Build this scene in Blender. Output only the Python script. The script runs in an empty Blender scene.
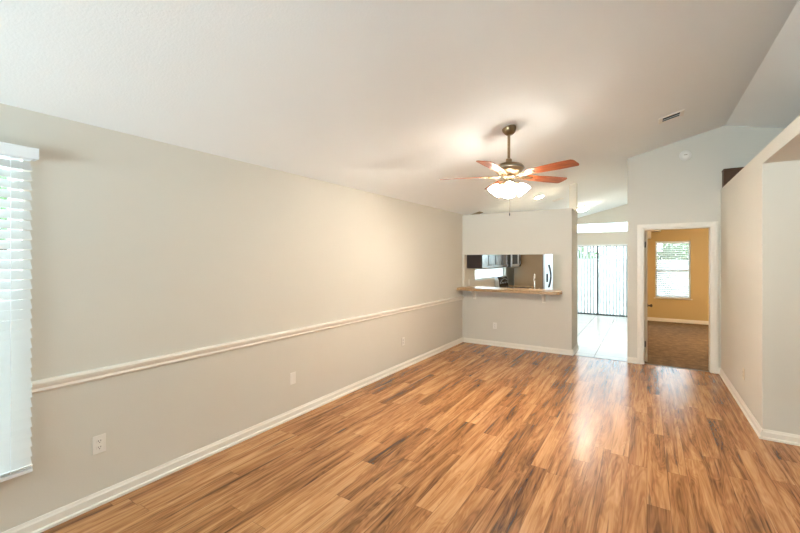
import bpy, bmesh, math, random
from mathutils import Vector, Matrix
random.seed(7)
S = bpy.context.scene
COL = S.collection
PI = math.pi

# ------------------------------------------------------------------ camera
H = 1.58
cam_d = bpy.data.cameras.new('camera')
cam = bpy.data.objects.new('camera', cam_d); COL.objects.link(cam)
cam_d.sensor_width = 36.0
cam_d.lens = 385.0/800*36
cam_d.shift_y = -7.5/800
cam_d.clip_start = 0.02; cam_d.clip_end = 200
YAW = math.atan(247/385.0)
cam.location = (0, 0, H)
cam.rotation_euler = (PI/2, 0, YAW)
S.camera = cam

# ------------------------------------------------------------------ world, daylight
SKY = 3.0
w = bpy.data.worlds.new('sky'); S.world = w
w.use_nodes = True
nt = w.node_tree; nt.nodes.clear()
wo = nt.nodes.new('ShaderNodeOutputWorld'); bg = nt.nodes.new('ShaderNodeBackground')
tc = nt.nodes.new('ShaderNodeTexCoord'); sp = nt.nodes.new('ShaderNodeSeparateXYZ')
cr = nt.nodes.new('ShaderNodeValToRGB')
cr.color_ramp.elements[0].position = 0.0; cr.color_ramp.elements[0].color = (0.70, 0.88, 1.0, 1)
cr.color_ramp.elements[1].position = 0.6; cr.color_ramp.elements[1].color = (0.64, 0.83, 1.0, 1)
nt.links.new(tc.outputs['Generated'], sp.inputs[0]); nt.links.new(sp.outputs[2], cr.inputs[0])
GROUND_GLOW = 3.9        # glow added below the horizon to brighten the ceiling, relative to the sky
gm = nt.nodes.new('ShaderNodeMapRange'); gm.inputs[1].default_value = -.06; gm.inputs[2].default_value = .02
gm.inputs[3].default_value = GROUND_GLOW; gm.inputs[4].default_value = 1.0; nt.links.new(sp.outputs[2], gm.inputs[0])
gs = nt.nodes.new('ShaderNodeVectorMath'); gs.operation = 'SCALE'
nt.links.new(cr.outputs[0], gs.inputs[0]); nt.links.new(gm.outputs[0], gs.inputs['Scale'])
nt.links.new(gs.outputs[0], bg.inputs[0]); nt.links.new(bg.outputs[0], wo.inputs[0])
bg.inputs[1].default_value = SKY

def portal(loc, rot, sx, sy):
    l = bpy.data.lights.new('window_portal', 'AREA'); l.shape = 'RECTANGLE'; l.size = sx; l.size_y = sy
    l.cycles.is_portal = True
    o = bpy.data.objects.new('window_portal', l); COL.objects.link(o); o.location = loc; o.rotation_euler = rot
    return o
# an area light shines along its -Z; rotations turn -Z to the room side
portal((-3.16, 0.04, 1.28), (0, -PI/2, 0), 1.85, 1.3)      # left window, towards +x
portal((-1.17, 12.30, 1.05), (-PI/2, 0, 0), 1.85, 2.0)      # sliding door, towards -y
portal((-1.17, 12.30, 2.46), (-PI/2, 0, 0), 1.85, 0.26)
portal((0.54, 12.0, 1.31), (-PI/2, 0, 0), 0.74, 1.44)       # bedroom window
portal((-3.16, 8.5, 1.26), (0, -PI/2, 0), 0.25, 2.05)       # kitchen window
portal((-1.65, -3.58, 1.32), (PI/2, 0, 0), 2.4, 1.85)         # unseen window added behind the camera for light

S.view_settings.view_transform = 'Standard'
S.view_settings.look = 'None'
S.view_settings.gamma = 1
S.view_settings.use_curve_mapping = False
S.view_settings.exposure = 1.74
FAN_E = 15.0        # glow of the fan's glass shades
FAN_W = 17.0        # each bulb of the fan, watts
CAN_E = 230.0
DOME_E = 32.0
HALL_FILL_E = 9.0
BED_FILL_E = 90.0

# ------------------------------------------------------------------ materials
def lin(c):
    return tuple(((v/255)/12.92 if v/255 <= 0.04045 else (((v/255)+0.055)/1.055)**2.4) for v in c)
def mat(name, rgb, rough=0.6, metal=0.0, spec=0.5, bump=0.0, bscale=60, var=0.0, vscale=3, emis=None, estr=0, coat=0, ior=None):
    m = bpy.data.materials.new(name); m.use_nodes = True
    n = m.node_tree.nodes; L = m.node_tree.links
    b = n['Principled BSDF']
    c = lin(rgb) + (1,)
    b.inputs['Base Color'].default_value = c
    b.inputs['Roughness'].default_value = rough
    b.inputs['Metallic'].default_value = metal
    b.inputs['Specular IOR Level'].default_value = spec
    b.inputs['Coat Weight'].default_value = coat
    if ior: b.inputs['IOR'].default_value = ior
    if emis:
        b.inputs['Emission Color'].default_value = tuple(emis)+(1,)
        b.inputs['Emission Strength'].default_value = estr
    g = n.new('ShaderNodeNewGeometry')
    if True:
        t = n.new('ShaderNodeTexNoise'); t.inputs['Scale'].default_value = vscale; t.inputs['Detail'].default_value = 3
        tc = n.new('ShaderNodeTexCoord'); L.new(tc.outputs['Object'], t.inputs['Vector'])
        mr = n.new('ShaderNodeMapRange'); mr.inputs[3].default_value = 1-max(var, .01); mr.inputs[4].default_value = 1+max(var, .01)
        L.new(t.outputs[0], mr.inputs[0])
        mx = n.new('ShaderNodeVectorMath'); mx.operation = 'SCALE'; mx.inputs[0].default_value = c[:3]
        L.new(mr.outputs[0], mx.inputs['Scale']); L.new(mx.outputs[0], b.inputs['Base Color'])
    if bump:
        t2 = n.new('ShaderNodeTexNoise'); t2.inputs['Scale'].default_value = bscale; t2.inputs['Detail'].default_value = 4
        L.new(g.outputs['Position'], t2.inputs['Vector'])
        bm = n.new('ShaderNodeBump'); bm.inputs['Strength'].default_value = bump; bm.inputs['Distance'].default_value = 0.01
        L.new(t2.outputs[0], bm.inputs['Height']); L.new(bm.outputs[0], b.inputs['Normal'])
    n.remove(g) if not bump else None
    return m

M = {}
M['wall'] = mat('wall_paint', (217, 212, 200), 0.75, bump=0.04, bscale=120)
M['bedwall'] = mat('bedroom_wall_warm_tint', (206, 180, 126), 0.75, bump=0.04, bscale=120)  # beige wall with the warm lamp light put into its colour
M['ceil'] = mat('ceiling_paint', (243, 246, 245), 0.9, bump=0.15, bscale=90)
M['trim'] = mat('trim_gloss', (240, 234, 222), 0.35)
M['white'] = mat('white_plastic', (238, 234, 226), 0.4)
M['blind'] = mat('blind_white', (240, 243, 244), 0.45)
M['dark'] = mat('dark_slot', (30, 27, 24), 0.7)
M['bronze'] = mat('fan_brushed_metal', (150, 128, 98), 0.28, metal=0.9)
M['steel'] = mat('stainless_steel', (205, 208, 212), 0.3, metal=0.85)
M['steeldark'] = mat('handle_dark_metal', (70, 70, 74), 0.3, metal=0.9)
M['black'] = mat('black_gloss', (16, 15, 15), 0.12)
M['blackm'] = mat('black_matte', (28, 27, 27), 0.5)
M['chrome'] = mat('chrome', (230, 228, 222), 0.12, metal=1.0)
M['cab'] = mat('espresso_cabinet', (48, 30, 20), 0.42)
M['cabdoor'] = mat('espresso_door_lacquer', (62, 52, 46), 0.16, ior=2.0)
M['fridge_side'] = mat('fridge_side_taupe', (142, 116, 84), 0.35, var=.06)
M['vent_tan'] = mat('vent_tan_metal', (150, 128, 92), 0.5)
M['hinge'] = mat('hinge_nickel', (120, 112, 100), 0.35, metal=0.9)
M['glassframe'] = mat('window_vinyl', (236, 238, 238), 0.4)
M['doorframe'] = mat('bronze_door_frame', (70, 74, 72), 0.45)
M['fence'] = mat('fence_white', (200, 199, 194), 0.7, var=.05)
M['patio'] = mat('patio_concrete', (212, 208, 198), 0.9, bump=.2, bscale=20, var=.08)
M['bark'] = mat('bark', (96, 78, 60), 0.9, bump=.6, bscale=25, var=.2)
M['boxwood'] = mat('brown_wood_box', (84, 52, 24), 0.55, var=.25, vscale=9)
M['doorpaint'] = mat('door_paint', (226, 214, 190), 0.4)

def glass_mat():
    m = bpy.data.materials.new('window_glass'); m.use_nodes = True
    n = m.node_tree.nodes; L = m.node_tree.links; n.clear()
    o = n.new('ShaderNodeOutputMaterial'); mix = n.new('ShaderNodeMixShader')
    t = n.new('ShaderNodeBsdfTransparent'); t.inputs[0].default_value = (.96, .98, .97, 1)
    g = n.new('ShaderNodeBsdfGlossy'); g.inputs['Roughness'].default_value = .02
    lw_ = n.new('ShaderNodeLayerWeight'); lw_.inputs['Blend'].default_value = .5
    pw = n.new('ShaderNodeMath'); pw.operation = 'POWER'; pw.inputs[1].default_value = 5; L.new(lw_.outputs['Facing'], pw.inputs[0])
    f = n.new('ShaderNodeMath'); f.operation = 'MULTIPLY_ADD'; f.inputs[1].default_value = .9; f.inputs[2].default_value = .04; L.new(pw.outputs[0], f.inputs[0])
    L.new(f.outputs[0], mix.inputs[0]); L.new(t.outputs[0], mix.inputs[1]); L.new(g.outputs[0], mix.inputs[2]); L.new(mix.outputs[0], o.inputs[0])
    return m
M['glass'] = glass_mat()

def translucent(name, rgb, tr=.45):
    m = bpy.data.materials.new(name); m.use_nodes = True
    n = m.node_tree.nodes; L = m.node_tree.links
    b = n['Principled BSDF']; b.inputs['Base Color'].default_value = lin(rgb)+(1,); b.inputs['Roughness'].default_value = .5
    o = n['Material Output']; mix = n.new('ShaderNodeMixShader'); mix.inputs[0].default_value = tr
    t = n.new('ShaderNodeBsdfTranslucent'); t.inputs[0].default_value = lin(rgb)+(1,)
    nz = n.new('ShaderNodeTexNoise'); nz.inputs['Scale'].default_value = 40
    bp = n.new('ShaderNodeBump'); bp.inputs['Strength'].default_value = .03; L.new(nz.outputs[0], bp.inputs['Height']); L.new(bp.outputs[0], b.inputs['Normal'])
    L.new(b.outputs[0], mix.inputs[1]); L.new(t.outputs[0], mix.inputs[2]); L.new(mix.outputs[0], o.inputs[0])
    return m
M['slat'] = translucent('blind_slat_white', (218, 218, 214), .0)
M['vslat'] = translucent('vertical_vane_white', (205, 207, 205), .0)

def emit_mat(name, col, strength):
    m = bpy.data.materials.new(name); m.use_nodes = True
    n = m.node_tree.nodes; L = m.node_tree.links; b = n['Principled BSDF']
    b.inputs['Base Color'].default_value = (.9, .88, .84, 1); b.inputs['Roughness'].default_value = .3
    b.inputs['Emission Color'].default_value = tuple(col)+(1,)
    t = n.new('ShaderNodeTexNoise'); t.inputs['Scale'].default_value = 8
    mr = n.new('ShaderNodeMapRange'); mr.inputs[3].default_value = strength*.95; mr.inputs[4].default_value = strength*1.05
    L.new(t.outputs[0], mr.inputs[0]); L.new(mr.outputs[0], b.inputs['Emission Strength'])
    return m
M['shade'] = emit_mat('frosted_glass_lit', (1, .92, .81), FAN_E)
M['canlens'] = emit_mat('recessed_lens_lit', (1, .90, .76), CAN_E)
M['dome'] = emit_mat('dome_glass_lit', (1, .93, .83), DOME_E)
M['hall_fill'] = emit_mat('hall_fill_glow', (1, .72, .42), HALL_FILL_E)
M['bed_fill'] = emit_mat('bedroom_fill_glow', (1, .80, .58), BED_FILL_E)

def nodes(m):
    return m.node_tree.nodes, m.node_tree.links
def math_n(n, L, op, a, b=None, c=None):
    q = n.new('ShaderNodeMath'); q.operation = op
    for i, v in enumerate((a, b, c)):
        if v is None: continue
        if isinstance(v, (int, float)): q.inputs[i].default_value = v
        else: L.new(v, q.inputs[i])
    return q.outputs[0]

def floor_mat():
    m = bpy.data.materials.new('laminate_planks'); m.use_nodes = True
    n, L = nodes(m); b = n['Principled BSDF']
    g = n.new('ShaderNodeNewGeometry'); s = n.new('ShaderNodeSeparateXYZ'); L.new(g.outputs['Position'], s.inputs[0])
    X, Y = s.outputs[0], s.outputs[1]
    W = 0.125; LEN = 1.22
    xr = math_n(n, L, 'DIVIDE', X, W); row = math_n(n, L, 'FLOOR', xr)
    wn = n.new('ShaderNodeTexWhiteNoise'); wn.noise_dimensions = '1D'; L.new(row, wn.inputs['W'])
    yo = math_n(n, L, 'ADD', math_n(n, L, 'DIVIDE', Y, LEN), wn.outputs[0])
    cell = math_n(n, L, 'FLOOR', yo)
    # id per plank
    cmb = n.new('ShaderNodeCombineXYZ'); L.new(row, cmb.inputs[0]); L.new(cell, cmb.inputs[1])
    wid = n.new('ShaderNodeTexWhiteNoise'); wid.noise_dimensions = '3D'; L.new(cmb.outputs[0], wid.inputs[0])
    sid = n.new('ShaderNodeSeparateColor'); L.new(wid.outputs['Color'], sid.inputs[0])
    # grain coordinates, shifted per plank
    gx = math_n(n, L, 'ADD', math_n(n, L, 'MULTIPLY', X, 1.0), math_n(n, L, 'MULTIPLY', sid.outputs[0], 37.0))
    gy = math_n(n, L, 'ADD', Y, math_n(n, L, 'MULTIPLY', sid.outputs[1], 53.0))
    def noise(sx, sy, detail, dist=0.0, rough=.55):
        c = n.new('ShaderNodeCombineXYZ')
        L.new(math_n(n, L, 'MULTIPLY', gx, sx), c.inputs[0]); L.new(math_n(n, L, 'MULTIPLY', gy, sy), c.inputs[1]); L.new(row, c.inputs[2])
        t = n.new('ShaderNodeTexNoise'); t.inputs['Scale'].default_value = 1; t.inputs['Detail'].default_value = detail
        t.inputs['Distortion'].default_value = dist; t.inputs['Roughness'].default_value = rough
        L.new(c.outputs[0], t.inputs['Vector']); return t.outputs[0]
    broad = noise(9, .9, 2, 1.0)
    streak = noise(20, 1.2, 3, 1.4)
    fine = noise(110, 3, 2)
    knot = noise(11, 1.8, 2, 2.2)
    ring = math_n(n, L, 'SINE', math_n(n, L, 'MULTIPLY', broad, 85.0))
    v = math_n(n, L, 'ADD', math_n(n, L, 'MULTIPLY', broad, .42), math_n(n, L, 'MULTIPLY', streak, .52))
    v = math_n(n, L, 'ADD', v, math_n(n, L, 'MULTIPLY', ring, .03))
    v = math_n(n, L, 'ADD', v, .05)
    v = math_n(n, L, 'ADD', v, math_n(n, L, 'MULTIPLY', fine, .05))
    v = math_n(n, L, 'ADD', v, math_n(n, L, 'MULTIPLY', sid.outputs[2], .15))
    v = math_n(n, L, 'ADD', v, -.075)
    ramp = n.new('ShaderNodeValToRGB'); L.new(v, ramp.inputs[0])
    e = ramp.color_ramp.elements
    e[0].position = .34; e[0].color = lin((78, 42, 16))+(1,)
    e[1].position = .80; e[1].color = lin((212, 162, 110))+(1,)
    for p, c in ((.43, (130, 84, 44)), (.52, (162, 108, 62)), (.62, (188, 133, 84))):
        q = e.new(p); q.color = lin(c)+(1,)
    # dark streaks
    kr = n.new('ShaderNodeMapRange'); L.new(math_n(n, L, 'ADD', math_n(n, L, 'MULTIPLY', knot, .6), math_n(n, L, 'MULTIPLY', streak, .4)), kr.inputs[0])
    kr.inputs[1].default_value = .33; kr.inputs[2].default_value = .44; kr.inputs[3].default_value = .8; kr.inputs[4].default_value = 1
    # joints
    fx = math_n(n, L, 'FRACT', xr); fy = math_n(n, L, 'FRACT', yo)
    ex = math_n(n, L, 'MINIMUM', fx, math_n(n, L, 'SUBTRACT', 1, fx)); ex = math_n(n, L, 'MULTIPLY', ex, W)
    ey = math_n(n, L, 'MINIMUM', fy, math_n(n, L, 'SUBTRACT', 1, fy)); ey = math_n(n, L, 'MULTIPLY', ey, LEN)
    ed = math_n(n, L, 'MINIMUM', ex, ey)
    jr = n.new('ShaderNodeMapRange'); L.new(ed, jr.inputs[0]); jr.inputs[1].default_value = 0.0006; jr.inputs[2].default_value = .0025
    jr.inputs[3].default_value = .55; jr.inputs[4].default_value = 1
    thin = noise(30, .8, 4, .6, .6)
    tr_ = n.new('ShaderNodeMapRange'); L.new(thin, tr_.inputs[0]); tr_.inputs[1].default_value = .335; tr_.inputs[2].default_value = .385
    tr_.inputs[3].default_value = .42; tr_.inputs[4].default_value = 1
    k = math_n(n, L, 'MULTIPLY', math_n(n, L, 'MULTIPLY', kr.outputs[0], tr_.outputs[0]), jr.outputs[0])
    mx = n.new('ShaderNodeVectorMath'); mx.operation = 'SCALE'; L.new(ramp.outputs[0], mx.inputs[0]); L.new(k, mx.inputs['Scale'])
    L.new(mx.outputs[0], b.inputs['Base Color'])
    rr = n.new('ShaderNodeMapRange'); L.new(fine, rr.inputs[0]); rr.inputs[3].default_value = .22; rr.inputs[4].default_value = .28
    L.new(rr.outputs[0], b.inputs['Roughness'])
    bp = n.new('ShaderNodeBump'); bp.inputs['Strength'].default_value = .05; bp.inputs['Distance'].default_value = .003
    L.new(math_n(n, L, 'ADD', jr.outputs[0], math_n(n, L, 'MULTIPLY', streak, .04)), bp.inputs['Height']); L.new(bp.outputs[0], b.inputs['Normal'])
    return m
M['floor'] = floor_mat()

def tile_mat():
    m = bpy.data.materials.new('floor_tile'); m.use_nodes = True
    n, L = nodes(m); b = n['Principled BSDF']
    g = n.new('ShaderNodeNewGeometry'); s = n.new('ShaderNodeSeparateXYZ'); L.new(g.outputs['Position'], s.inputs[0])
    W = .48
    fx = math_n(n, L, 'FRACT', math_n(n, L, 'DIVIDE', math_n(n, L, 'ADD', s.outputs[0], .72+W*10), W))
    fy = math_n(n, L, 'FRACT', math_n(n, L, 'DIVIDE', math_n(n, L, 'ADD', s.outputs[1], .1), W))
    ed = None
    for f in (fx, fy):
        e = math_n(n, L, 'MULTIPLY', math_n(n, L, 'MINIMUM', f, math_n(n, L, 'SUBTRACT', 1, f)), W)
        ed = e if ed is None else math_n(n, L, 'MINIMUM', ed, e)
    st = math_n(n, L, 'GREATER_THAN', ed, .005)
    nz = n.new('ShaderNodeTexNoise'); nz.inputs['Scale'].default_value = 3; L.new(g.outputs['Position'], nz.inputs['Vector'])
    r1 = n.new('ShaderNodeValToRGB'); L.new(nz.outputs[0], r1.inputs[0])
    r1.color_ramp.elements[0].color = lin((192, 184, 172))+(1,); r1.color_ramp.elements[1].color = lin((208, 201, 190))+(1,)
    mx = n.new('ShaderNodeMix'); mx.data_type = 'RGBA'; L.new(st, mx.inputs[0]); mx.inputs[6].default_value = lin((112, 104, 94))+(1,); L.new(r1.outputs[0], mx.inputs[7])
    L.new(mx.outputs[2], b.inputs['Base Color']); b.inputs['Roughness'].default_value = .25
    return m
M['tile'] = tile_mat()

def speckle_mat(name, stops, scale, rough, bump=0):
    m = bpy.data.materials.new(name); m.use_nodes = True
    n, L = nodes(m); b = n['Principled BSDF']; g = n.new('ShaderNodeNewGeometry')
    nz = n.new('ShaderNodeTexNoise'); nz.inputs['Scale'].default_value = scale; nz.inputs['Detail'].default_value = 6; nz.inputs['Roughness'].default_value = .7
    L.new(g.outputs['Position'], nz.inputs['Vector'])
    r = n.new('ShaderNodeValToRGB'); L.new(nz.outputs[0], r.inputs[0]); e = r.color_ramp.elements
    e[0].position, e[0].color = stops[0][0], lin(stops[0][1])+(1,)
    e[1].position, e[1].color = stops[-1][0], lin(stops[-1][1])+(1,)
    for p, c in stops[1:-1]:
        q = e.new(p); q.color = lin(c)+(1,)
    L.new(r.outputs[0], b.inputs['Base Color']); b.inputs['Roughness'].default_value = rough
    if bump:
        bp = n.new('ShaderNodeBump'); bp.inputs['Strength'].default_value = bump; bp.inputs['Distance'].default_value = .01
        L.new(nz.outputs[0], bp.inputs['Height']); L.new(bp.outputs[0], b.inputs['Normal'])
    return m
M['granite'] = speckle_mat('bar_laminate_stone', [(.3, (120, 92, 60)), (.5, (186, 150, 108)), (.7, (214, 182, 140))], 70, .25)
M['carpet'] = speckle_mat('brown_carpet', [(.3, (78, 60, 36)), (.5, (112, 88, 56)), (.7, (140, 112, 76))], 9, .95, .4)
M['leaf'] = speckle_mat('leaves', [(.3, (52, 80, 40)), (.5, (84, 116, 62)), (.7, (118, 148, 88))], 3, .6)

def blade_mat():
    m = bpy.data.materials.new('blade_cherry_wood'); m.use_nodes = True
    n, L = nodes(m); b = n['Principled BSDF']; tc = n.new('ShaderNodeTexCoord')
    mp = n.new('ShaderNodeMapping'); mp.inputs['Scale'].default_value = (4, 50, 4); L.new(tc.outputs['Object'], mp.inputs[0])
    nz = n.new('ShaderNodeTexNoise'); nz.inputs['Scale'].default_value = 1; nz.inputs['Detail'].default_value = 4; L.new(mp.outputs[0], nz.inputs['Vector'])
    r = n.new('ShaderNodeValToRGB'); L.new(nz.outputs[0], r.inputs[0])
    r.color_ramp.elements[0].position = .3; r.color_ramp.elements[0].color = lin((128, 58, 26))+(1,)
    r.color_ramp.elements[1].position = .7; r.color_ramp.elements[1].color = lin((186, 98, 48))+(1,)
    L.new(r.outputs[0], b.inputs['Base Color']); b.inputs['Roughness'].default_value = .35
    return m
M['blade'] = blade_mat()

# ------------------------------------------------------------------ mesh helpers
class MB:
    def __init__(s): s.bm = bmesh.new()
    def box(s, x0, x1, y0, y1, z0, z1, mx=None):
        vs = [Vector((x, y, z)) for x in (x0, x1) for y in (y0, y1) for z in (z0, z1)]
        if mx is not None: vs = [mx @ v for v in vs]
        v = [s.bm.verts.new(p) for p in vs]
        for f in ((0,1,3,2),(4,6,7,5),(0,4,5,1),(2,3,7,6),(0,2,6,4),(1,5,7,3)):
            s.bm.faces.new([v[i] for i in f])
        return s
    def prism(s, pts, mx, depth):
        """polygon pts (x,y) extruded along +z by depth, then moved by mx"""
        a = [s.bm.verts.new(mx @ Vector((p[0], p[1], 0))) for p in pts]
        b = [s.bm.verts.new(mx @ Vector((p[0], p[1], depth))) for p in pts]
        n = len(pts)
        s.bm.faces.new(a[::-1]); s.bm.faces.new(b)
        for i in range(n): s.bm.faces.new([a[i], a[(i+1) % n], b[(i+1) % n], b[i]])
        return s
    def lathe(s, prof, mx=Matrix(), seg=32, cap=True):
        rings = []
        for r, z in prof:
            rings.append([s.bm.verts.new(mx @ Vector((max(r, 1e-4)*math.cos(2*PI*i/seg), max(r, 1e-4)*math.sin(2*PI*i/seg), z))) for i in range(seg)])
        for a, b in zip(rings, rings[1:]):
            for i in range(seg): s.bm.faces.new([a[i], a[(i+1) % seg], b[(i+1) % seg], b[i]])
        if cap:
            s.bm.faces.new(rings[0][::-1]); s.bm.faces.new(rings[-1])
        return s
    def tube(s, pts, r, seg=10, taper=None):
        pts = [Vector(p) for p in pts]; rings = []
        for i, p in enumerate(pts):
            d = (pts[min(i+1, len(pts)-1)] - pts[max(i-1, 0)]).normalized()
            u = d.cross(Vector((0, 0, 1)))
            if u.length < 1e-3: u = d.cross(Vector((0, 1, 0)))
            u.normalize(); v = d.cross(u)
            rr = r if taper is None else r*taper[i]
            rings.append([s.bm.verts.new(p + u*rr*math.cos(2*PI*k/seg) + v*rr*math.sin(2*PI*k/seg)) for k in range(seg)])
        for a, b in zip(rings, rings[1:]):
            for k in range(seg): s.bm.faces.new([a[k], a[(k+1) % seg], b[(k+1) % seg], b[k]])
        s.bm.faces.new(rings[0][::-1]); s.bm.faces.new(rings[-1])
        return s
    def build(s, name, m, parent=None, smooth=False, bevel=0, loc=None):
        bmesh.ops.recalc_face_normals(s.bm, faces=s.bm.faces)
        me = bpy.data.meshes.new(name)
        if loc is not None:
            for v in s.bm.verts: v.co -= Vector(loc)
        s.bm.to_mesh(me); s.bm.free()
        me.materials.append(M[m] if isinstance(m, str) else m)
        if smooth:
            for p in me.polygons: p.use_smooth = True
            try: me.set_sharp_from_angle(angle=math.radians(38))
            except Exception: pass
        o = bpy.data.objects.new(name, me); COL.objects.link(o)
        if loc is not None: o.location = loc
        if parent is not None: o.parent = parent
        if bevel:
            b = o.modifiers.new('bevel', 'BEVEL'); b.width = bevel; b.segments = 2; b.limit_method = 'ANGLE'
        return o
def B(x0, x1, y0, y1, z0, z1): return MB().box(x0, x1, y0, y1, z0, z1)
def struct(o, label=None):
    o['kind'] = 'structure'
    if label: o['label'] = label
    return o
def tag(o, label, cat, group=None, kind=None):
    o['label'] = label; o['category'] = cat
    if group: o['group'] = group
    if kind: o['kind'] = kind
    return o
def thing(name, loc, label, cat, group=None, rz=0):
    o = bpy.data.objects.new(name, None); COL.objects.link(o); o.location = loc; o.rotation_euler = (0, 0, rz)
    o.empty_display_size = .1
    return tag(o, label, cat, group)
def copy_tree(o, parent=None):
    c = o.copy(); COL.objects.link(c)
    if parent is not None: c.parent = parent
    for ch in [q for q in ORIG if q.parent == o]:
        copy_tree(ch, c)
    return c
ORIG = []

# ------------------------------------------------------------------ room dimensions
XL, XR, YB = -2.97, 3.20, -3.4
YF = 6.84            # far wall face
YS = 12.10           # wall of the sliding door
YBED = 11.80
RIDGE_X = 0.90; SL = 0.2526; ZL = 2.43
T = 0.12
def zc(x): return ZL + SL*(x-XL) if x <= RIDGE_X else ZL + SL*(RIDGE_X-XL) - SL*(x-RIDGE_X)

def gable_prism(mb, xs, y0, y1, zbot, over=0.0):
    """wall slab between y0,y1 along xs with its top following the sloped ceiling"""
    xs = sorted(set(xs + ([RIDGE_X] if xs[0] < RIDGE_X < xs[-1] else [])))
    pts = [(xs[0], zbot), (xs[-1], zbot)] + [(x, zc(x)+over) for x in reversed(xs)]
    mx = Matrix(((1,0,0,0),(0,0,-1,y1),(0,1,0,0),(0,0,0,1)))    # (x, y, z)->(x, y1 - z, y)
    mb.prism(pts, mx, y1-y0)

# floors
struct(B(XL-.1, XR+.1, YB-.1, YF+.03, -.12, 0).build('floor', 'floor'), 'glossy brown wood-look plank floor of the living room')
struct(B(XL-.1, -.19, YF+.03, YS+.1, -.12, 0).build('floor_tile', 'tile'), 'white square tile floor behind the partition')
struct(B(-.19, XR+.1, YF+.03, YBED+.1, -.12, 0).build('floor_carpet', 'carpet'), 'brown carpet floor of the room behind the doorway')

# ceiling
mb = MB()
mx = Matrix(((1,0,0,0),(0,0,-1,YS+.2),(0,1,0,0),(0,0,0,1)))
L0 = XL-.2; R0 = XR+.2
pts = [(L0, zc(L0)), (RIDGE_X, zc(RIDGE_X)), (R0, zc(R0)), (R0, zc(R0)+.15), (RIDGE_X, zc(RIDGE_X)+.15), (L0, zc(L0)+.15)]
mb.prism(pts, mx, YS+.2-YB+.2)
struct(mb.build('ceiling', 'ceil'), 'white vaulted ceiling with a ridge')
struct(B(-.13, XR, YF+T, YBED, ZL, ZL+.08).build('ceiling_bedroom', 'ceil'), 'flat ceiling of the room behind the doorway')

# left wall with two windows
WY0, WY1, WZ0, WZ1 = -.60, .680,   .383, 2.188
KY0, KY1, KZ0, KZ1 = 7.48, 9.52, 1.13, 1.385
mb = MB()
def lw(y0, y1, z0, z1): mb.box(XL-T-.02, XL, y0, y1, z0, z1)
lw(YB-.1, WY0, 0, ZL); lw(WY0, WY1, 0, WZ0); lw(WY0, WY1, WZ1, ZL); lw(WY1, KY0, 0, ZL)
lw(KY0, KY1, 0, KZ0); lw(KY0, KY1, KZ1, ZL); lw(KY1, YS+.1, 0, ZL)
struct(mb.build('wall_left', 'wall'), 'long greige left wall')

# back wall behind the camera with an unseen wide window added to light the room
BX0, BX1, BZ0, BZ1 = -2.8, -.5, .45, 2.20
mb = MB()
mb.box(XL, BX0, YB-T, YB, 0, 2.3); mb.box(BX1, XR, YB-T, YB, 0, 2.3); mb.box(BX0, BX1, YB-T, YB, 0, BZ0); mb.box(BX0, BX1, YB-T, YB, BZ1, 2.3)
gable_prism(mb, [XL, XR], YB-T, YB, 2.3)
struct(mb.build('wall_back', 'wall'))
# right-hand outer wall of the entry, with its window
mb = MB(); mb.box(XR, XR+T, YB-T, YS+.1, 0, zc(XR))
struct(mb.build('wall_entry', 'wall'))

# far wall with the doorway
DX0, DX1, DZ = -.045, .748, 2.03
mb = MB()
mb.box(-.252, DX0, YF, YF+T, 0, DZ); mb.box(DX1, XR, YF, YF+T, 0, DZ)
gable_prism(mb, [-.252, XR], YF, YF+T, DZ)
struct(mb.build('wall_far', 'wall'), 'greige far wall with the doorway')
# wall between dining area and bedroom, full height
mb = MB()
mb.box(-.252, -.13, YF+T, YS, 0, zc(-.252)); 
struct(mb.build('wall_hall', 'wall'))
# bedroom shell
BWX0, BWX1, BWZ0, BWZ1 = .18, .90, .60, 2.03
mb = MB()
for a in ((-.13, BWX0, 0, ZL), (BWX1, XR, 0, ZL), (BWX0, BWX1, 0, BWZ0), (BWX0, BWX1, BWZ1, ZL)):
    mb.box(a[0], a[1], YBED, YBED+T, a[2], a[3])
struct(mb.build('wall_bedroom_far', 'bedwall'), 'beige wall, coloured ochre for warm light, with a window behind the doorway')
mb = MB(); mb.box(-.13, -.125, YF+T, YBED, 0, ZL); struct(mb.build('wall_bedroom_left', 'bedwall'))
mb = MB(); mb.box(XR-.005, XR, YF+T, YBED, 0, ZL); struct(mb.build('wall_bedroom_right', 'bedwall'))
mb = MB()
mb.box(-.125, DX0-.08, YF+T, YF+T+.005, 0, ZL); mb.box(DX1+.08, XR-.005, YF+T, YF+T+.005, 0, ZL); mb.box(DX0-.08, DX1+.08, YF+T, YF+T+.005, DZ+.08, ZL)
struct(mb.build('wall_bedroom_near', 'bedwall'))
# stepped soffit in the bedroom's far corner
mb = MB(); mb.box(-.125, .29, 11.35, YBED, 2.27, ZL); mb.box(-.125, .085, 11.35, YBED, 2.10, 2.27)
struct(mb.build('trim_7', 'trim'), 'pale stepped soffit in the corner of the ochre room')

# sliding door wall with transom
SX0, SX1, SZ1 = -2.08, -.262, 1.97
TZ0, TZ1 = 2.33, 2.585
mb = MB()
mb.box(XL, SX0, YS, YS+T, 0, 2.62)
mb.box(SX0, SX1, YS, YS+T, SZ1, TZ0); mb.box(SX0, SX1, YS, YS+T, TZ1, 2.62)
mb.box(SX1, -.13, YS, YS+T, 0, 2.62)
# gable part from 2.62 up, starting where ceiling passes 2.62
pts = [(-2.2, 2.62), (-.13, 2.62), (-.13, zc(-.13)), (-2.2, zc(-2.2))]
mxx = Matrix(((1,0,0,0),(0,0,-1,YS+T),(0,1,0,0),(0,0,0,1)))
mb.prism(pts, mxx, T)
struct(mb.build('wall_dining', 'wall'), 'cream wall around the sliding glass door')

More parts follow.
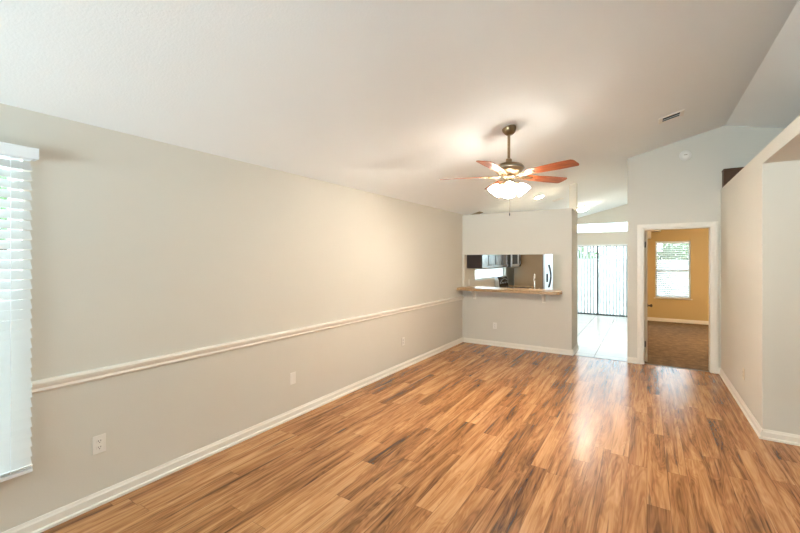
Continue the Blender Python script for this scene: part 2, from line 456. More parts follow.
# partition with pass-through
PX1 = -1.04; PZ = 2.415; OX0, OX1, OZ0, OZ1 = -2.93, -1.21, 1.0, 1.66
mb = MB()
mb.box(XL, OX0, YF, YF+T, 0, PZ); mb.box(OX1, PX1, YF, YF+T, 0, PZ)
mb.box(OX0, OX1, YF, YF+T, 0, OZ0); mb.box(OX0, OX1, YF, YF+T, OZ1, PZ)
mb.box(PX1-T, PX1, YF+T, 7.34, 0, PZ)
struct(mb.build('wall_partition', 'wall'), 'low partition wall with a pass-through to the kitchen')
mb = MB()
pts = [(PX1-T, 0), (PX1, 0), (PX1, zc(PX1)), (PX1-T, zc(PX1-T))]
mb.prism(pts, Matrix(((1,0,0,0),(0,0,-1,7.46),(0,1,0,0),(0,0,0,1))), .12)
struct(mb.build('wall_kitchen', 'wall'), 'full-height post at the end of the partition')

# right block with plant ledge and header
RX = .855; RY = 4.58; LZ = 2.54; LB = 2.42
mb = MB(); mb.box(RX, XR, RY, YF, 0, LZ); mb.box(RX, XR, YB, RY, LB, LZ)
struct(mb.build('wall_right', 'wall'), 'cream right wall topped by a plant ledge')

# ------------------------------------------------------------------ trim
BH = .085; BT = .014
def profile_run(mb, p0, p1, prof, nrm):
    """extrude a (offset, z) profile from p0 to p1 (xy); nrm is the outward direction"""
    a = Vector((p0[0], p0[1], 0)); b = Vector((p1[0], p1[1], 0)); nv = Vector((nrm[0], nrm[1], 0))
    va = [mb.bm.verts.new(a + nv*o + Vector((0, 0, z))) for o, z in prof]
    vb = [mb.bm.verts.new(b + nv*o + Vector((0, 0, z))) for o, z in prof]
    n = len(prof)
    for i in range(n): mb.bm.faces.new([va[i], va[(i+1) % n], vb[(i+1) % n], vb[i]])
    mb.bm.faces.new(va[::-1]); mb.bm.faces.new(vb)
BP = [(0, .0), (BT+.010, .0), (BT+.010, .016), (BT, .022), (BT, .062), (BT-.005, .070), (.005, BH), (0, BH)]
def base(name, segs, label=None):
    m = MB()
    for p0, p1, nr in segs: profile_run(m, p0, p1, BP, nr)
    return struct(m.build(name, 'trim'), label)
BE = BT+.01
base('baseboard_left', [((XL, YB), (XL, YF), (1, 0))], 'white baseboard along the left wall')
base('baseboard_partition', [((XL+BE, YF), (PX1+BE, YF), (0, -1)), ((PX1, YF), (PX1, 7.46), (1, 0))], 'white baseboard of the partition wall')
base('baseboard_far', [((-.252-.0, YF), (DX0-.08, YF), (0, -1)), ((DX1+.08, YF), (RX, YF), (0, -1))], 'white baseboard beside the doorway')
base('baseboard_right', [((RX, RY-BE), (RX, YF-BE), (-1, 0)), ((RX, RY), (XR, RY), (0, -1))], 'white baseboard along the right wall')
base('baseboard_dining', [((XL, YS), (SX0-.0, YS), (0, -1)), ((XL, YF+T), (XL, YS), (1, 0))])
base('baseboard_bedroom', [((-.125, YBED), (XR, YBED), (0, -1))], 'baseboard of the ochre room')
# chair rail
mb = MB()
CRP = [(0, .808), (.012, .808), (.018, .818), (.014, .832), (.024, .848), (.030, .864), (.026, .875), (.010, .879), (0, .879)]
profile_run(mb, (XL, .714), (XL, YF), CRP, (1, 0))
struct(mb.build('trim_1', 'trim'), 'white chair rail along the left wall')
# door casing and jamb
mb = MB(); cw = .08
for yy, s in ((YF, -1), (YF+T+.005, 1)):
    y0, y1 = sorted((yy, yy+s*.016))
    mb.box(DX0-cw, DX0, y0, y1, 0, DZ+.068); mb.box(DX1, DX1+cw, y0, y1, 0, DZ+.068); mb.box(DX0, DX1, y0, y1, DZ, DZ+.068)
    y0, y1 = sorted((yy+s*.016, yy+s*.022))
    mb.box(DX0-cw+.012, DX0-.02, y0, y1, 0, DZ+.05); mb.box(DX1+.02, DX1+cw-.012, y0, y1, 0, DZ+.05); mb.box(DX0-.02, DX1+.02, y0, y1, DZ+.02, DZ+.05)
mb.box(DX0, DX0+.012, YF-.002, YF+T+.007, 0, DZ); mb.box(DX1-.012, DX1, YF-.002, YF+T+.007, 0, DZ); mb.box(DX0, DX1, YF-.002, YF+T+.007, DZ-.012, DZ)
struct(mb.build('trim_2', 'trim', bevel=.003), 'white casing around the doorway')
# thin seams between floors
struct(B(PX1+BE, -.252, YF+.02, YF+.04, 0, .004).build('trim_3', 'hinge'), 'thin strip between planks and tiles')
struct(B(DX0+.012, DX1-.012, YF+.02, YF+.045, 0, .005).build('trim_4', 'hinge'), 'thin strip between planks and carpet')

# bedroom door, swung open 90 degrees into the room (seen edge-on)
d = struct(B(DX0+.014, DX0+.050, YF+T+.03, YF+T+.03+.77, .012, DZ-.016).build('door_1', 'doorpaint', bevel=.002), 'cream interior door standing open, seen edge-on')
mb = MB()
for z in (.28, 1.80): mb.tube([(DX0+.022, YF+T+.022, z-.045), (DX0+.022, YF+T+.022, z+.045)], .009, 8); mb.box(DX0+.012, DX0+.016, YF+T-.02, YF+T+.02, z-.045, z+.045)
h = mb.build('hinge', 'hinge', d)
mb = MB()
yk = YF+T+.03+.70; zk = .80
R = Matrix.Translation((DX0+.050, yk, zk)) @ Matrix.Rotation(PI/2, 4, 'Y')
mb.lathe([(.030, 0), (.030, .006), (.012, .010), (.011, .035), (.022, .042), (.028, .055), (.022, .068), (.002, .072)], R, 20)
mb.build('door_handle', 'hinge', d, smooth=True)

# ------------------------------------------------------------------ windows (structure)
def window_y(name, x0, x1, z0, z1, yy, rail=True, label=None, m='glassframe', fw=.035):
    """window in a wall that runs along x; yy is the frame's centre"""
    mb = MB()
    mb.box(x0, x0+fw, yy-.03, yy+.03, z0, z1); mb.box(x1-fw, x1, yy-.03, yy+.03, z0, z1)
    mb.box(x0, x1, yy-.03, yy+.03, z0, z0+fw); mb.box(x0, x1, yy-.03, yy+.03, z1-fw, z1)
    if rail: zm = z0+(z1-z0)*.49; mb.box(x0, x1, yy-.025, yy+.025, zm-.022, zm+.022)
    o = struct(mb.build(name, m), label)
    B(x0+fw*.5, x1-fw*.5, yy-.003, yy+.003, z0+fw*.5, z1-fw*.5).build('pane', 'glass', o)
    return o
def window_x(name, y0, y1, z0, z1, xx, rail=True, label=None, fw=.035, mull=None):
    mb = MB()
    mb.box(xx-.03, xx+.03, y0, y0+fw, z0, z1); mb.box(xx-.03, xx+.03, y1-fw, y1, z0, z1)
    mb.box(xx-.03, xx+.03, y0, y1, z0, z0+fw); mb.box(xx-.03, xx+.03, y0, y1, z1-fw, z1)
    if rail: zm = z0+(z1-z0)*.5; mb.box(xx-.025, xx+.025, y0, y1, zm-.022, zm+.022)
    o = struct(mb.build(name, 'glassframe'), label)
    B(xx-.003, xx+.003, y0+fw*.5, y1-fw*.5, z0+fw*.5, z1-fw*.5).build('pane', 'glass', o)
    return o
window_x('window_1', WY0, WY1, WZ0, WZ1, XL-.10, label='tall window behind the blind on the left wall')
window_y('window_2', BWX0, BWX1, BWZ0, BWZ1, YBED+.085, label='window in the ochre room')
struct(B(BWX0-.035, BWX1+.035, YBED-.035, YBED+.04, BWZ0-.022, BWZ0-.001).build('trim_5', 'trim'), 'sill of the window in the ochre room')
window_x('window_3', KY0, KY1, KZ0, KZ1, XL-.09, rail=False, label='low kitchen window under the wall cabinets')
window_y('window_4', SX0, SX1, TZ0, TZ1, YS+.06, rail=False, label='narrow transom window above the sliding door', fw=.012)
window_y('window_fill', BX0, BX1, BZ0, BZ1, YB-.07, rail=True)  # added out of view to let daylight in from behind
# sliding glass door
mb = MB(); fw = .045; MXX = -1.17
for x0, x1 in ((SX0, SX0+fw), (SX1-fw, SX1)): mb.box(x0, x1, YS+.03, YS+.11, 0, SZ1)
mb.box(SX0, SX1, YS+.03, YS+.11, SZ1-fw, SZ1); mb.box(SX0, SX1, YS+.03, YS+.11, 0, .045)
sd = struct(mb.build('door_2', 'doorframe'), 'sliding glass door behind vertical blinds')
B(MXX-.022, MXX+.022, YS+.02, YS+.10, .04, SZ1-.04).build('door_stile', 'doorframe', sd)
B(SX0+fw, MXX, YS+.065, YS+.071, .045, SZ1-fw).build('pane', 'glass', sd)
B(MXX, SX1-fw, YS+.045, YS+.051, .045, SZ1-fw).build('pane', 'glass', sd)

# ------------------------------------------------------------------ left window blind
def blind(name, along, a0, a1, z0, z1, depth_at, inward, pitch, sw, tilt, label, group=None, valance=.07, val_out=.05, over=.03, split=True):
    """horizontal blind. along='x' or 'y'; slats from a0 to a1; depth_at = slat centre plane"""
    cx = (a0+a1)/2
    base_loc = (depth_at, cx, z0) if along == 'y' else (cx, depth_at, z0)
    t = thing(name, base_loc, label, 'window blind', group)
    t['category'] = 'blind'
    def P(a, dpt, z): return (depth_at+dpt*inward, a, z) if along == 'y' else (a, depth_at+dpt*inward, z)
    L = [0.0]
    mb = MB()
    z = z0+.055
    stack = [z0+.028, z0+.036]
    def quadbox(mb, a0, a1, prof):
        va = [mb.bm.verts.new(P(a0, d, zz)) for d, zz in prof]; vb = [mb.bm.verts.new(P(a1, d, zz)) for d, zz in prof]
        n = len(prof)
        for i in range(n): mb.bm.faces.new([va[i], va[(i+1) % n], vb[(i+1) % n], vb[i]])
        mb.bm.faces.new(va[::-1]); mb.bm.faces.new(vb)
    zt = z1-.05
    while z < zt:
        c, s = math.cos(tilt), math.sin(tilt); hw = sw/2; th = .0014
        prof = []
        top = []; bot = []
        for k in range(5):
            q = -hw + sw*k/4; cv = .0022*(1-(q/hw)**2)
            top.append((q*c - (cv+th)*s, z + q*s*-1 + (cv+th)*c)); bot.append((q*c - (cv-th)*s, z + q*s*-1 + (cv-th)*c))
        quadbox(mb, a0, a1, top+bot[::-1]); z += pitch
    for zs in stack: quadbox(mb, a0, a1, [(-sw*.48, zs), (sw*.48, zs), (sw*.48, zs+.003), (-sw*.48, zs+.003)])
    mb.build('slats', 'slat', t, loc=None).matrix_parent_inverse = Matrix.Translation(base_loc).inverted()
    mb = MB(); quadbox(mb, a0, a1, [(-sw*.45, z0), (sw*.45, z0), (sw*.45, z0+.022), (-sw*.45, z0+.022)]); 
    mb.build('bottom_rail', 'blind', t, bevel=.003).matrix_parent_inverse = Matrix.Translation(base_loc).inverted()
    mb = MB(); quadbox(mb, a0, a1, [(-sw*.45, z1-.045), (sw*.45, z1-.045), (sw*.45, z1-.002), (-sw*.45, z1-.002)])
    mb.build('headrail', 'blind', t).matrix_parent_inverse = Matrix.Translation(base_loc).inverted()
    if valance:
        mb = MB(); quadbox(mb, a0-over, a1+over, [(val_out-.008, z1-valance+.012), (val_out+.006, z1-valance+.012), (val_out+.006, z1+.012), (val_out+.010, z1+.018), (val_out-.008, z1+.018)])
        for aa in (a0-over, a1+over-.008): quadbox(mb, aa, aa+.008, [(-.028, z1-valance+.012), (val_out, z1-valance+.012), (val_out, z1+.012), (-.028, z1+.012)])
        mb.build('valance', 'blind', t).matrix_parent_inverse = Matrix.Translation(base_loc).inverted()
    n = max(2, int((a1-a0)/.45)+1)
    mb = MB()
    for k in range(n):
        a = a0+.09+(a1-a0-.18)*k/(n-1)
        for dd in (-sw*.5, sw*.5): quadbox(mb, a-.0015, a+.0015, [(dd-.0008, z0+.01), (dd+.0008, z0+.01), (dd+.0008, z1-.03), (dd-.0008, z1-.03)])
    mb.build('ladder_cords', 'blind', t).matrix_parent_inverse = Matrix.Translation(base_loc).inverted()
    return t
blind('window_blind', 'y', WY0-.02, .708, WZ0-.0, WZ1-.005, XL+.032, 1, .0555, .060, math.radians(54),
      'white horizontal slat blind with a valance at the left edge, on the left wall', valance=.054, val_out=.050, over=.020)
blind('window_blind', 'x', BWX0+.012, BWX1-.012, BWZ0+.005, BWZ1-.005, YBED+.028, -1, .050, .042, math.radians(45),
      'small white horizontal blind in the window of the ochre room', valance=0)

# vertical blind on the sliding door
vb = thing('vertical_blind', (-1.17, YS-.07, 0), 'white vertical blind with open vanes in front of the sliding glass door', 'blind')
def rel(o, t): o.matrix_parent_inverse = Matrix.Translation(t.location).inverted(); return o
rel(B(SX0-.04, SX1-.0, YS-.10, YS-.05, SZ1-.03, SZ1+.012).build('headrail', 'blind', vb), vb)
x = SX0+.02; k = 0
while x < SX1-.05:
    if abs(x-MXX-.01) > .045:
        mxv = Matrix.Translation((x, YS-.075, 0)) @ Matrix.Rotation(math.radians(62), 4, 'Z')
        mb = MB()
        ptsv = []
        for q in range(7):
            u = -.0445+.089*q/6; ptsv.append((u, .006*(1-(u/.0445)**2)))
        ptsv += [(p[0], p[1]-.0012) for p in reversed(ptsv)]
        mb.prism(ptsv, mxv @ Matrix.Translation((0, 0, .05)), SZ1-.03-.05)
        rel(mb.build('vane', 'vslat', vb), vb)
    x += .08

# ------------------------------------------------------------------ bar, brackets
bar = MB()
def rounded_slab(mb, x0, x1, y0, y1, z0, z1, r):
    pts = [(x0, y0)]
    for k in range(7):
        a = -PI/2 + PI/2*k/6; pts.append((x1-r+r*math.cos(a), y0+r+r*math.sin(a)))
    pts += [(x1, y1), (x0, y1)]
    mb.prism(pts, Matrix.Translation((0, 0, z0)), z1-z0)
rounded_slab(bar, XL+.001, -1.185, 6.565, YF-.001, 1.001, 1.05, .05)
bar.box(OX0+.002, OX1-.002, YF-.001, YF+T+.10, 1.001, 1.05)
bt = tag(bar.build('bar_counter', 'granite', bevel=.004), 'tan stone-look bar counter on the ledge of the pass-through', 'counter')
def bracket(x, label):
    t = thing('bar_bracket', (x, YF, .83), label, 'bracket', 'brackets under the bar counter')
    mb = MB(); mb.box(-.028, .028, -.016, -.001, 0, .168); mb.build('back_plate', 'trim', t, bevel=.003)
    mb = MB()
    pts = []
    for k in range(9):
        a = PI/2*k/8; pts.append((-.016-.17+.15*math.cos(a), .168-.022-.11+.0*a - 0 + (.11-.11*math.sin(a))*0))
    # curved brace profile in y-z
    outer = [(-.016, .02), (-.05, .035), (-.075, .075), (-.105, .115), (-.16, .140), (-.16, .154), (-.016, .154)]
    mb.prism(outer, Matrix(((0,0,1,-.016),(1,0,0,0),(0,1,0,0),(0,0,0,1))), .032)
    mb.build('curved_brace', 'trim', t)
    B(-.028, .028, -.20, -.001, .154, .168).build('top_plate', 'trim', t, bevel=.002)
    return t
bracket(-2.72, 'white curved bracket under the left end of the bar counter')
bracket(-1.475, 'white curved bracket under the right end of the bar counter')

# ------------------------------------------------------------------ electrical plates
def plate(name, loc, rz, label, kind='outlet', group=None, m='white'):
    t = thing(name, loc, label, 'outlet' if kind == 'outlet' else 'switch', group, rz)
    # local: plate lies in x-z, faces -y, back at y=0
    B(-.036, .036, -.006, -.0005, -.058, .058).build('cover_plate', m, t, bevel=.002)
    if kind == 'outlet':
        for z in (-.02, .02):
            mb = MB()
            pts = [(-.0165, -.008), (-.010, -.0145), (.010, -.0145), (.0165, -.008), (.0165, .008), (.010, .0145), (-.010, .0145), (-.0165, .008)]
            mb.prism(pts, Matrix(((1,0,0,0),(0,0,-1,-.006),(0,1,0,z),(0,0,0,1))), .003)
            f = mb.build('socket', m, t)
            mb = MB()
            for xx in (-.0065, .0065): mb.box(xx-.0013, xx+.0013, -.0096, -.009, z-.001, z+.008)
            mb.box(-.0025, .0025, -.0096, -.009, z-.010, z-.005)
            mb.build('slots', 'dark', f)
    elif kind == 'switch':
        B(-.0165, .0165, -.010, -.006, -.033, .033).build('rocker', m, t, bevel=.002)
    return t
grp = None
plate('wall_outlet', (XL, 1.04, .389), PI/2, 'white wall outlet under the chair rail, the one nearest the window')
plate('wall_outlet', (XL, 2.65, .393), PI/2, 'white wall outlet under the chair rail, second from the window', 'blank')
plate('wall_outlet', (XL, 4.71, .388), PI/2, 'small wall outlet under the chair rail, the farthest one on the left wall')
plate('wall_outlet', (-2.332, YF, .365), 0, 'white wall outlet on the partition wall below the bar counter')
plate('wall_outlet', (RX, 5.34, .376), -PI/2, 'pale outlet on the narrow right wall above its baseboard', m='doorpaint')
plate('light_switch', (XL, 7.16, 1.12), PI/2, 'white switch plate on the kitchen wall left of the low window', 'switch')

# ------------------------------------------------------------------ ceiling fittings
def ceil_frame(x, y, side=-1):
    """matrix at a point on the sloped ceiling; local +z points down out of the ceiling"""
    a = math.atan(SL)
    xa = Vector((math.cos(a), 0, math.sin(a))); ya = Vector((0, -1, 0)); za = xa.cross(ya)
    m = Matrix.Identity(4)
    for i, v in enumerate((xa, ya, za)):
        for r in range(3): m[r][i] = v[r]
    m.translation = Vector((x, y, zc(x)))
    return m
def vent(x, y, hx, hy, inner_x, inner_y, label, frame='white', nl=2):
    t = thing('ceiling_vent', (0, 0, 0), label, 'vent'); t.matrix_world = ceil_frame(x, y)
    mb = MB()
    mb.box(-hx, -inner_x, -hy, hy, 0.0005, .008); mb.box(inner_x, hx, -hy, hy, 0.0005, .008)
    mb.box(-inner_x, inner_x, -hy, -inner_y, 0.0005, .008); mb.box(-inner_x, inner_x, inner_y, hy, 0.0005, .008)
    mb.build('frame', frame, t, bevel=.002)
    B(-inner_x, inner_x, -inner_y, inner_y, .0004, .0015).build('duct_opening', 'dark', t)
    mb = MB()
    for k in range(nl):
        yy = -inner_y + 2*inner_y*(k+1)/(nl+1)
        mb.box(-inner_x, inner_x, -.008, .008, -.001, .001, Matrix.Translation((0, yy, .006)) @ Matrix.Rotation(math.radians(35), 4, 'X'))
    mb.build('louvers', frame, t)
    return t
vent(.236, 5.49, .125, .105, .085, .075, 'white square supply vent on the vaulted ceiling near the ridge', nl=1)
vent(-2.83, 7.16, .125, .10, .10, .07, 'tan vent on the ceiling above the left end of the partition', 'vent_tan', 3)
vent(-1.53, 8.35, .10, .09, .05, .03, 'small white vent on the ceiling right of the recessed light', 'white', 1)

t = thing('recessed_light', (0, 0, 0), 'lit round recessed light in the ceiling above the partition', 'light'); t.matrix_world = ceil_frame(-1.71, 7.51)
MB().lathe([(.078, .0005), (.098, .0005), (.098, .006), (.078, .010), (.078, .0005)], seg=32, cap=False).build('trim_ring', 'white', t, smooth=True)
MB().lathe([(.076, .0010), (.076, .006), (.03, .009), (.001, .010)], seg=32).build('lens', 'canlens', t, smooth=True)

def dome_light(x, y, label, m, flat_z=None):
    t = thing('dome_light', (0, 0, 0), label, 'light')
    if flat_z is None: t.matrix_world = ceil_frame(x, y)
    else: t.matrix_world = Matrix.Translation((x, y, flat_z)) @ Matrix.Rotation(PI, 4, 'X')
    MB().lathe([(.001, .0005), (.165, .0005), (.165, .02), (.155, .03), (.001, .03)], seg=32, cap=False).build('base_plate', 'bronze', t, smooth=True)
    MB().lathe([(.150, .03), (.145, .055), (.11, .09), (.06, .108), (.001, .113)], seg=32, cap=False).build('glass_dome', m, t, smooth=True)
    return t
dome_light(-1.32, 10.25, 'lit ceiling dome light beyond the partition end, over the tile floor', 'dome')
dome_light(1.55, 9.3, 'added unseen fill light shaped as a dome on the ceiling of the ochre room', 'bed_fill', ZL)  # added lamp, out of view, to brighten the room behind the doorway

dome_light(2.1, 3.3, 'added unseen fill light shaped as a dome under the lowered ceiling of the entry, right of the plank floor', 'hall_fill', LB)  # added lamp, out of view, to warm the alcove

# smoke detector on the far wall
t = thing('smoke_detector', (.462, YF, 3.06), 'round white smoke detector high on the far wall above the doorway', 'smoke detector')
R = Matrix.Rotation(PI/2, 4, 'X')
MB().lathe([(.072, .0005), (.074, .008), (.070, .016), (.066, .018)], R, 32).build('base_ring', 'white', t, smooth=True)
MB().lathe([(.062, .018), (.060, .036), (.048, .046), (.024, .050), (.001, .051)], R, 32).build('cover', 'white', t, smooth=True)
B(-.02, .02, -.0535, -.049, -.004, .004).build('test_button', 'vent_tan', t)

# brown box on the plant ledge
bx = thing('wooden_box', (1.17, 6.74, LZ), 'dark brown wooden box on the plant ledge in the corner of the far wall', 'box')
B(-.305, .305, -.075, .085, 0, .225).build('body', 'boxwood', bx, bevel=.008)
B(-.31, .31, -.08, .09, .225, .245).build('lid', 'boxwood', bx, bevel=.006)

# ------------------------------------------------------------------ ceiling fan
FX, FY = -1.16, 3.82
FZ = zc(FX)
fan = thing('ceiling_fan', (FX, FY, FZ), 'five-blade ceiling fan with reddish wood blades and lit glass shades', 'ceiling fan')
a = math.atan(SL)
mt = Matrix.Rotation(-a, 4, 'Y')
mb = MB(); mb.lathe([(.066, .004), (.070, -.006), (.068, -.022), (.052, -.052), (.036, -.068), (.020, -.074)], mt, 32)
can = mb.build('canopy', 'bronze', fan, smooth=True)
mb = MB(); mb.lathe([(.0135, -.05), (.0135, -.355)], seg=16); mb.build('downrod', 'bronze', fan, smooth=True)
mb = MB(); mb.lathe([(.016, -.305), (.028, -.312), (.030, -.335), (.022, -.342), (.030, -.348), (.080, -.356), (.125, -.370), (.145, -.392), (.145, -.415), (.125, -.445), (.085, -.468), (.06, -.474)], seg=40)
mot = mb.build('motor_housing', 'bronze', fan, smooth=True)
mb = MB(); mb.lathe([(.1455, -.397), (.148, -.399), (.148, -.408), (.1455, -.410)], seg=40); mb.build('band', 'hinge', mot, smooth=True)
mb = MB(); mb.lathe([(.06, -.470), (.066, -.490), (.050, -.505), (.045, -.53), (.058, -.536), (.060, -.565), (.040, -.582), (.018, -.592), (.001, -.595)], seg=32)
hub = mb.build('light_kit_hub', 'bronze', fan, smooth=True)
BZ = -.477
R0b, R1b = .215, .69
PHI0 = math.radians(53.0)
def blade_mesh():
    mb = MB()
    # outline in local x (radial) and y
    n = 10; up = []; 
    def wdt(u): return .052 + .020*min(1, u*1.6)
    for i in range(n+1):
        u = i/n; up.append((R0b+(R1b-R0b-.02)*u, wdt(u)))
    up += [(R1b-.006, .058), (R1b, .040)]
    pts = up + [(p[0], -p[1]) for p in reversed(up)]
    pts = [(R0b-.012, -.036)][::-1] and ([(R0b-.012, .036)] + pts + [(R0b-.012, -.036)])
    mb.prism(pts, Matrix.Rotation(math.radians(-11), 4, 'X') @ Matrix.Translation((0, 0, -.003)), .006)
    return mb
def iron_mesh():
    mb = MB()
    rx = Matrix.Rotation(math.radians(-11), 4, 'X')
    for s in (-1, 1):
        mb.tube([(.085, s*.012, -.004), (.12, s*.016, -.016), (.16, s*.032, -.012), (.20, s*.030, -.008+s*.0)], .006, 8)
    mb.prism([(.15, -.012), (.20, -.036), (.27, -.030), (.285, 0), (.27, .030), (.20, .036), (.15, .012)], rx @ Matrix.Translation((0, 0, -.0075)), .0044)
    for q in ((.22, .018), (.22, -.018), (.26, 0)):
        mb.lathe([(.005, -.0105), (.005, -.0075)], rx @ Matrix.Translation((q[0], q[1], 0)), 8)
    return mb
bl0 = None
for k in range(5):
    if bl0 is None:
        bl = blade_mesh().build('fan_blade', 'blade', fan); ir = iron_mesh().build('blade_iron', 'bronze', bl); bl0, ir0 = bl, ir
    else:
        bl = bl0.copy(); COL.objects.link(bl); bl.parent = fan
        ir = ir0.copy(); COL.objects.link(ir); ir.parent = bl
    bl.location = (0, 0, BZ); bl.rotation_euler = (0, 0, PHI0+2*PI*k/5)
# four tulip shades on arms
sh0 = None
for k in range(4):
    ang = math.radians(20)+PI/2*k
    if sh0 is None:
        mb = MB(); prof = [(.024, 0), (.030, -.012), (.046, -.030), (.060, -.055), (.066, -.082), (.070, -.100), (.0685, -.1005), (.064, -.083), (.057, -.056), (.043, -.032), (.027, -.015), (.001, -.012)]
        tilt = Matrix.Translation((.088, 0, -.565)) @ Matrix.Rotation(math.radians(-38), 4, 'Y')
        mb.lathe(prof, tilt, 28, cap=False); sh = mb.build('lamp_shade', 'shade', fan, smooth=True)
        mb = MB(); mb.tube([(.040, 0, -.555), (.062, 0, -.550), (.080, 0, -.556), (.090, 0, -.569)], .009, 10); mb.lathe([(.026, .010), (.028, -.004), (.026, -.014), (.02, -.014)], tilt, 20)
        ar = mb.build('shade_arm', 'bronze', sh, smooth=True); sh0, ar0 = sh, ar
    else:
        sh = sh0.copy(); COL.objects.link(sh); sh.parent = fan
        ar = ar0.copy(); COL.objects.link(ar); ar.parent = sh
    sh.rotation_euler = (0, 0, ang)
    bl_ = bpy.data.lights.new('bulb', 'POINT'); bl_.energy = FAN_W; bl_.shadow_soft_size = .03; bl_.color = (1, .91, .79)
    bo = bpy.data.objects.new('bulb', bl_); COL.objects.link(bo); bo.parent = sh
    bo.location = (.088+.060*math.sin(math.radians(38)), 0, -.565-.060*math.cos(math.radians(38)))
mb = MB(); mb.tube([(.01, -.01, -.59), (.01, -.01, -.85)], .0012, 6)
pc = mb.build('pull_chain', 'bronze', fan)
mb = MB(); mb.lathe([(.001, -.845), (.005, -.852), (.006, -.868), (.004, -.878), (.001, -.88)], Matrix.Translation((.01, -.01, 0)), 10); mb.build('chain_fob', 'steeldark', pc, smooth=True)

# ------------------------------------------------------------------ kitchen
CX = XL+.33   # front plane of the wall cabinet boxes
def wall_cabinet(y0, y1, z0, z1, nd, label, group=None, front=CX):
    t = thing('wall_cabinet', ((XL+front)/2, (y0+y1)/2, z0), label, 'cabinet', group)
    rel(B(XL+.001, front, y0, y1, z0, z1).build('body', 'cab', t), t)
    w_ = (y1-y0)/nd
    for k in range(nd):
        a0 = y0+w_*k+.004; a1 = y0+w_*(k+1)-.004
        mb = MB(); x0, x1 = front+.001, front+.020; f = .055
        mb.box(x0, x1, a0, a0+f, z0+.004, z1-.004); mb.box(x0, x1, a1-f, a1, z0+.004, z1-.004)
        mb.box(x0, x1, a0+f, a1-f, z0+.004, z0+.004+f); mb.box(x0, x1, a0+f, a1-f, z1-.004-f, z1-.004)
        mb.box(x0, x1-.009, a0+f, a1-f, z0+.004+f, z1-.004-f)
        dr = rel(mb.build('door', 'cabdoor', t), t)
        hy = a1-.028 if k % 2 == 0 else a0+.028
        mb = MB(); mb.lathe([(.006, 0), (.006, .012), (.013, .018), (.011, .026), (.001, .028)], Matrix.Translation((x1, hy, z0+.06)) @ Matrix.Rotation(PI/2, 4, 'Y'), 14)
        kb = mb.build('knob', 'blackm', dr, smooth=True)
    return t
def base_cabinet(x0, x1, y0, y1, z1, face, nd, label):
    t = thing('base_cabinet', ((x0+x1)/2, (y0+y1)/2, 0), label, 'cabinet')
    rel(B(x0, x1-.02, y0, y1, .09, z1).build('body', 'cab', t), t)
    rel(B(x0, x1-.08, y0, y1, 0, .09).build('plinth', 'blackm', t), t)
    w_ = (y1-y0)/nd
    for k in range(nd):
        d_ = rel(B(x1-.02, x1, y0+w_*k+.004, y0+w_*(k+1)-.004, .10, z1-.17).build('door', 'cab', t, bevel=.002), t)
        B(x1-.02, x1, y0+w_*k+.004, y0+w_*(k+1)-.004, z1-.16, z1-.01)
        e_ = rel(B(x1-.02, x1, y0+w_*k+.004, y0+w_*(k+1)-.004, z1-.16, z1-.01).build('drawer', 'cab', t, bevel=.002), t)
    return t
KTY = YF+T+.002
wall_cabinet(KTY, 7.81, 1.40, 2.16, 2, 'dark brown wall cabinet nearest the pass-through, left of its twin')
wall_cabinet(7.812, 8.655, 1.40, 2.16, 2, 'dark brown wall cabinet next to the microwave')
wall_cabinet(8.66, 9.42, 1.805, 2.16, 2, 'short dark wall cabinet above the microwave')
wall_cabinet(9.425, 9.58, 1.40, 2.16, 1, 'narrow dark wall cabinet right of the microwave')
base_cabinet(XL+.001, -2.36, KTY+.62, 8.655, .87, 'x', 2, 'dark base cabinet left of the range')
tag(B(XL+.001, -2.33, KTY, 8.655, .872, .91).build('worktop', 'granite', bevel=.003), 'tan kitchen worktop left of the range under the low window', 'worktop')
# sink run behind the bar
t = thing('base_cabinet', (-1.75, 7.25, 0), 'dark base cabinet behind the bar counter holding the sink', 'cabinet')
rel(B(-2.32, -1.17, KTY, KTY+.58, .09, .87).build('body', 'cab', t), t); rel(B(-2.32, -1.17, KTY, KTY+.52, 0, .09).build('plinth', 'blackm', t), t)
tag(B(-2.325, -1.165, KTY, KTY+.62, .872, .91).build('worktop', 'granite', bevel=.003), 'tan kitchen worktop behind the bar counter', 'worktop')
# faucet
t = thing('faucet', (-1.70, KTY+.09+.08, .91), 'tall chrome kitchen faucet behind the bar counter', 'faucet')
mb = MB(); mb.lathe([(.028, 0), (.028, .01), (.019, .02), (.018, .12), (.014, .13)], seg=20)
arc = [(0, 0, .12), (0, 0, .28)] + [(-.02+.02*math.cos(q), .07-.07*math.cos(q), .32+.07*math.sin(q)) for q in [PI*j/8 for j in range(9)]] + [(-.045, .14, .27)]
mb.tube(arc, .012, 12); mb.build('spout', 'chrome', t, smooth=True)
mb = MB(); mb.tube([(0.015, 0, .08), (.05, 0, .10), (.085, 0, .15)], .008, 10); mb.build('lever', 'chrome', t, smooth=True)
